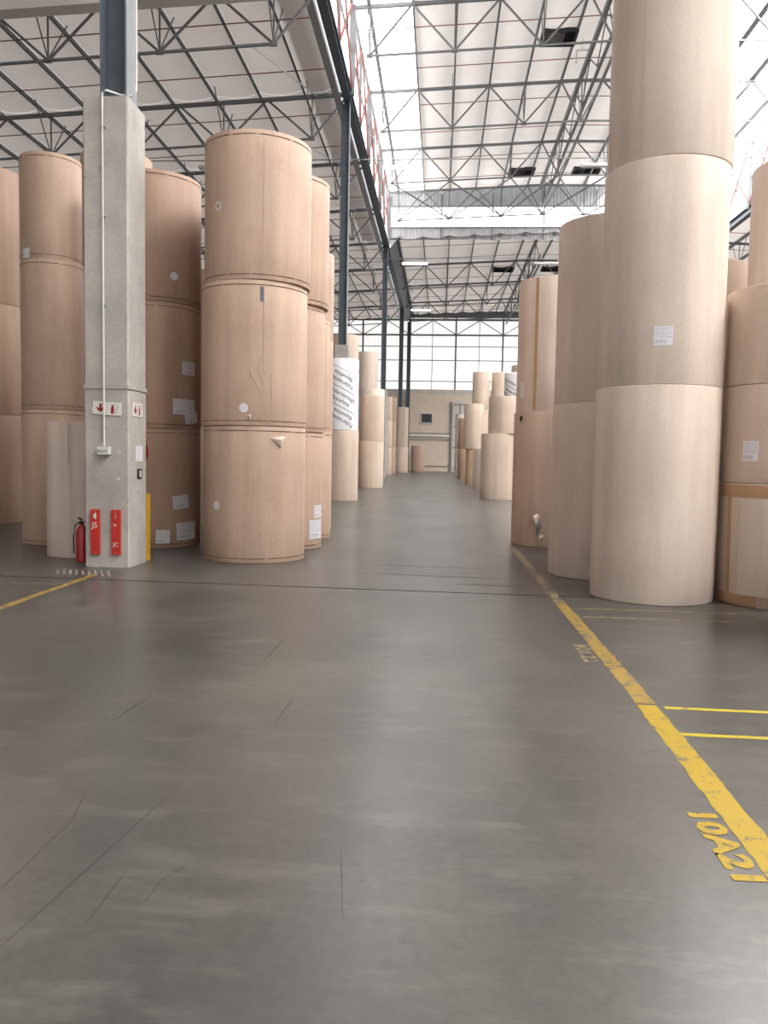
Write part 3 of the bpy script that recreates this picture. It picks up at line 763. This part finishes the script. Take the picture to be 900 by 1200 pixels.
GT4 = 'steel trusses under the low right roof'
for i in range(7):
    o = trr if i == 0 else copy_tree(trr)
    o.location.y = 26+7.6*i; tag(o, f'{ORD[i]} steel truss under the low right roof, beyond the tall right stacks', 'truss', GT4)
t = empty('valley_girder', (17.45, 0, 15.98)); tag(t, 'dark girder between raised and low right roofs, behind the tall right stacks', 'girder')
for y0, y1 in zip(BAYS[:-1], BAYS[1:-1]+[86.5]): MB().ibar((0, y0, 0), (0, y1-.01, 0), .32, .46, .02).build('beam', 'steel', t)


for y0, y1 in zip(BR[:-1], BR[1:]):
    MB().poly([(-3.86, y0, 15.75), (-3.86, y1-.02, 15.75), (-3.1, y1-.02, 16.72), (-3.1, y0, 16.72)], .03, (.7, 0, -.7)).build('eave_soffit', 'steel', bpy.data.objects['ceiling.002'])
# valley girder over the column line, with its gutter
t = empty('valley_girder', (-4.05, 0, 15.98)); tag(t, 'long dark girder over the column line between the low and raised roofs', 'girder')
for y0, y1 in zip(BAYS[:-1], BAYS[1:-1]+[86.5]): MB().ibar((0, y0, 0), (0, y1-.01, 0), .32, .46, .02).build('beam', 'steel', t)
MB().bar((-.42, -12, .0), (-.42, 86.4, .0), .26, .34).build('gutter', 'galv', t)
# raised roof fascia on both sides: translucent sheets, dark rails and red bracing
def fascia(nm, x, s, ztop):
    t = empty(nm, (x, 0, 0)); tag(t, kind='structure')
    z0, z1 = 16.25, ztop
    for y0, y1 in zip(BM[:-1], BM[1:]):
        n = 4 if y1 > 20 else 1; d = (y1-y0)/n
        for i in range(n):
            MB().box((-s*.12, y0+d*(i+.5), (z0+z1)/2), (.02, d-.03, z1-z0)).build('translucent_sheet', 'fascia', t)
        if y1 < 18: continue
        for k, yy in enumerate((y0, (y0+y1)/2)):
            MB().bar((0, yy, z0), (0, yy, z1), .12).build('post', 'steel_roof', t)
            ye = yy+(y1-y0)/2
            MB().bar((s*.03, yy+.05, z0+.05), (s*.03, ye-.05, z1-.1), .07, .10).build('red_brace', 'red_steel', t)
            MB().bar((s*.06, yy+.05, z1-.1), (s*.06, ye-.05, z0+.05), .07, .10).build('red_brace', 'red_steel', t)
        MB().bar((0, y0, z0+1.5), (0, y1, z0+1.5), .07).build('rail', 'steel_roof', t); MB().bar((0, y0, z1), (0, y1, z1), .09).build('rail', 'steel_roof', t)
    return t
fascia('wall_fascia_left', -3.95, 1, zr(-3.9)+.25); fascia('wall_fascia_right', 17.35, -1, zr(17.3)+.25)

# clerestory between the raised and the rear roof
t = empty('wall_clerestory', (0, 57.3, 0)); tag(t, kind='structure')
def corrugated(x0, x1, z0, z1a, z1b, name, y=0):
    mb = MB(); n = int((x1-x0)/.11)
    for i in range(n+1):
        x = x0+(x1-x0)*i/n; yy = y+(.03 if i % 2 else 0); zt = z1a+(z1b-z1a)*i/n
        mb.v += [Vector((x, yy, z0)), Vector((x, yy, zt))]
    mb.f = [(2*i, 2*i+2, 2*i+3, 2*i+1) for i in range(n)]
    return mb.build(name, 'corr', t)
n = 6; dx = 21.0/n
for i in range(n):
    xa = -3.8+dx*i; xb = xa+dx; xm = (xa+xb)/2
    MB().box((xm, .02, 18.02), (dx-.05, .02, 1.36)).build('glazing_panel', 'clere', t)
    corrugated(xa+.02, xb-.02, 18.72, zr(xa)+.3, zr(xb)+.3, 'corrugated_sheet'); corrugated(xa+.02, xb-.02, 16.5, 17.32, 17.32, 'corrugated_sheet')
    MB().bar((xa, -.06, 16.5), (xa, -.06, zr(xa)), .07).build('post', 'steel_roof', t)
for zz in (17.32, 18.72): MB().bar((-3.8, -.05, zz), (17.2, -.05, zz), .08).build('rail', 'steel_roof', t)

# bracing rods between trusses
def brace(p, q, lab, r=.028, mat='galv'):
    o = MB().tube([p, q], r, 6).build('brace_rod', mat); tag(o, lab, 'rod', 'bracing rods between roof trusses'); return o
for i, nmx in enumerate(ORD[:6]):
    y = 26+7.6*i; brace((-6.2, y, zl(-6.2)-1.65), (-5.3, y+7.6, zl(-5.3)), f'{nmx} slanting brace rod between the left roof trusses')
t = empty('wind_bracing', (0, 0, 0)); tag(t, 'crossed horizontal bracing between the last two raised roof trusses', 'bracing')
xx = [-3.2, .2, 3.7, 6.45, 9.2, 12.7]
for a, b in zip(xx[:-1], xx[1:]):
    MB().bar((a, 48.8, zr(a)-1.9), (b, 56.4, zr(b)-1.9), .06).build('diagonal', 'steel_roof', t); MB().bar((b, 48.8, zr(b)-1.94), (a, 56.4, zr(a)-1.94), .06).build('diagonal', 'steel_roof', t)

# light front fascia of the nearer left roof section
o = MB().box((-17.4, 24.2, 14.60), (26.4, .5, .8), ry=-.048).build('duct', 'panel'); tag(o, 'wide pale duct crossing the left roof at the top left corner', 'duct')

# roof vents
def vent(x, y, zf, lab, wd=1.5, ln=1.3):
    t = empty('roof_vent', (x, y, zf(x)+.12)); tag(t, lab, 'vent', 'dark square roof vents')
    for s in (-1, 1):
        MB().box((s*wd/2, 0, 0), (.06, ln, .16)).build('frame', 'vent_dark', t); MB().box((0, s*ln/2, 0), (wd, .06, .16)).build('frame', 'vent_dark', t)
    MB().box((0, 0, .09), (wd, ln, .01)).build('backing', 'vent_dark', t)
    for i in range(7): MB().box((0, -ln/2+ln*(i+.5)/7, 0), (wd-.06, .15, .015), rx=.5).build('louvre', 'vent_dark', t)
vent(4.75, 37.2, zr, 'dark vent in the raised roof above the first truss gap'); vent(4.8, 54.0, zr, 'left one of two dark vents near the far edge of raised roof', 1.6)
vent(8.9, 54.0, zr, 'right one of two dark vents near the far edge of raised roof', 1.7); vent(4.75, 67.3, zrear, 'left dark vent in the lower rear roof', 1.6); vent(8.6, 67.3, zrear, 'right dark vent in the lower rear roof', 1.6)
# white pipe bends
for x, y, zf, lab in ((5.75, 37.6, zr, 'small white pipe bend hanging under the raised roof'), (-2.55, 70.0, zrear, 'small white pipe bend under the rear roof beside the far lamp')):
    z = zf(x)-.3; o = MB().tube([(x-.15, y, z-.55), (x-.15, y, z), (x+.35, y, z+.02)], .05, 8).build('pipe_bend', 'pvc', smooth=True); tag(o, lab, 'pipe')
    MB().bar((x+.1, y, z), (x+.1, y, z+.6), .02).build('hanger', 'galv', o)

# lamps on conduits
def lamp(x, y, z, on, lab):
    t = empty('tube_lamp', (x, y, z)); tag(t, lab, 'lamp', 'long lamps hung in rows under the roof')
    MB().box((0, 0, .05), (1.8, .34, .07)).build('housing', 'pvc', t)
    for i in range(2): MB().box((0, -.08+.16*i, -.01), (1.76, .13, .05)).build('diffuser', 'lamp_on' if on else 'lamp_off', t)
    for s in (-1, 1): MB().bar((s*.75, 0, .08), (s*.75, 0, .328), .015).build('hanger', 'galv', t)
for k, (y, lit) in enumerate(((39, True), (58, True), (76, True))):
    nm = ['nearest', 'middle', 'farthest'][k]; z = 15.05
    o = MB().tube([(-16, y, z+.36), (16, y, z+.36)], .028, 6).build('lamp_conduit', 'galv'); tag(o, f'{nm} thin conduit crossing under the roof with lamps on it', 'conduit', 'lamp conduits')
    lamp(-2.1, y, z, True, f'{nm} lit lamp above the aisle, next to the column line'); lamp(7.1, y, z, False, f'{nm} unlit lamp on the right hand part of its conduit')
    lamp(-10.9, y, z, False, f'{nm} unlit lamp under the low left roof')

# ------------------------------------------------------------------ end wall
t = empty('wall_far', (0, YF, 0)); tag(t, kind='structure')
MB().box((0, .15, 4.15), (62, .3, 8.3)).build('masonry', 'masonry', t); MB().box((0, .13, 8.5), (62, .32, .4)).build('coping', 'masonry_grey', t)
MB().box((1.5, .25, 0.0), (.1, .1, .01)).build('kick', 'masonry_grey', t)
zs = [8.7, 9.55, 11.75, 13.2, 14.45, 16.3]; x = -31.0; dxs = 2.47
xsn = [-3.55-2.47*i for i in range(11)][::-1]+[-1.09-.01, 1.37, 3.84, 6.31, 8.8, 11.3, 13.8, 16.3, 18.8, 21.3, 23.8, 26.3, 28.8]
for a, b in zip(xsn[:-1], xsn[1:]):
    for c, d in zip(zs[:-1], zs[1:]):
        MB().box(((a+b)/2, .1, (c+d)/2), (b-a-.03, .03, d-c-.03)).build('translucent_sheet', 'farsheet', t)
for i, x in enumerate(xsn): MB().bar((x, .02, 8.7), (x, .02, 16.2), .17 if i % 2 == 0 else .06, .14).build('mullion', 'steel_roof', t)
for zz in zs[1:]: MB().bar((-30, .03, zz), (30, .03, zz), .08, .08).build('transom', 'steel_roof', t)
x = -30.0; k = 0
MB().bar((-30, -.25, 14.35), (30, -.25, 14.35), .14).build('wind_truss_chord', 'steel_roof', t); MB().bar((-30, -.25, 15.95), (30, -.25, 15.95), .2).build('wind_truss_chord', 'steel_roof', t)
x = -3.5-4.9*5
while x < 29: MB().bar((x, -.25, 15.9 if k % 2 else 14.4), (x+2.45, -.25, 14.4 if k % 2 else 15.9), .08).build('wind_truss_web', 'steel_roof', t); x += 2.45; k += 1
MB().box((0, -.2, 16.5), (62, .25, .7)).build('eaves_beam', 'steel_roof', t)
# window and trims on the masonry
t = empty('window_1', (-1.55, YF-.05, 5.63)); tag(t, kind='structure')
MB().box((0, .0, 0), (1.12, .04, .92)).build('pane', 'glass_dark', t)
for s in (-1, 1): MB().box((s*.6, 0, 0), (.1, .12, 1.12)).build('window_frame', 'frame_white', t); MB().box((0, 0, s*.51), (1.3, .12, .1)).build('window_frame', 'frame_white', t)
o = MB().tube([(-3.4, YF-.15, 3.75), (.95, YF-.15, 3.72)], .10, 10).build('trim_1', 'frame_white', smooth=True); tag(o, kind='structure')
for i, (a, b, zz, h) in enumerate(((-3.4, 1.0, 4.05, .05), (-3.4, 1.0, 3.35, .05), (-2.0, 1.0, .55, .08))):
    o = MB().box(((a+b)/2, YF-.04, zz), (b-a, .06, h)).build(f'trim_{i+2}', 'steel_roof'); tag(o, kind='structure')
t = empty('door_1', (1.0, YF-.08, 0)); tag(t, kind='structure')
MB().box((.0, 0, 3.7), (.12, .14, 7.4)).build('jamb', 'steel_roof', t); MB().box((.55, -.02, 3.7), (.75, .1, 7.4)).build('door_leaf', 'masonry_grey', t); MB().box((1.25, -.05, 3.7), (.45, .12, 7.4)).build('door_leaf', 'masonry_grey', t)
for zz in (.4, 2.6, 4.8, 7.1): MB().box((.9, -.1, zz), (1.2, .04, .08)).build('rail', 'steel_roof', t)
o = MB().box((-4.0, YF-.2, 4.2), (.75, .4, 8.4)).build('trim_5', 'masonry_grey'); tag(o, kind='structure')
# side walls and wall behind the camera (with its big open doorway)
for nm, c, d in (('wall_left', (XL-.1, 37.4, 8.2), (.2, 99.4, 16.4)), ('wall_right', (XR+.1, 37.4, 8.2), (.2, 99.4, 16.4)), ('wall_near', (0, YN-.1, 13), (62, .2, 13.5)),
                 ('wall_near.001', (-20, YN-.1, 3.2), (22, .2, 6.4)), ('wall_near.002', (21.5, YN-.1, 3.2), (19, .2, 6.4)), ('wall_rear_eave', (24.2, YF, 13), (13.6, .05, 7))):
    if nm == 'wall_rear_eave': continue
    o = MB().box(c, d).build(nm, 'masonry_grey'); tag(o, kind='structure')
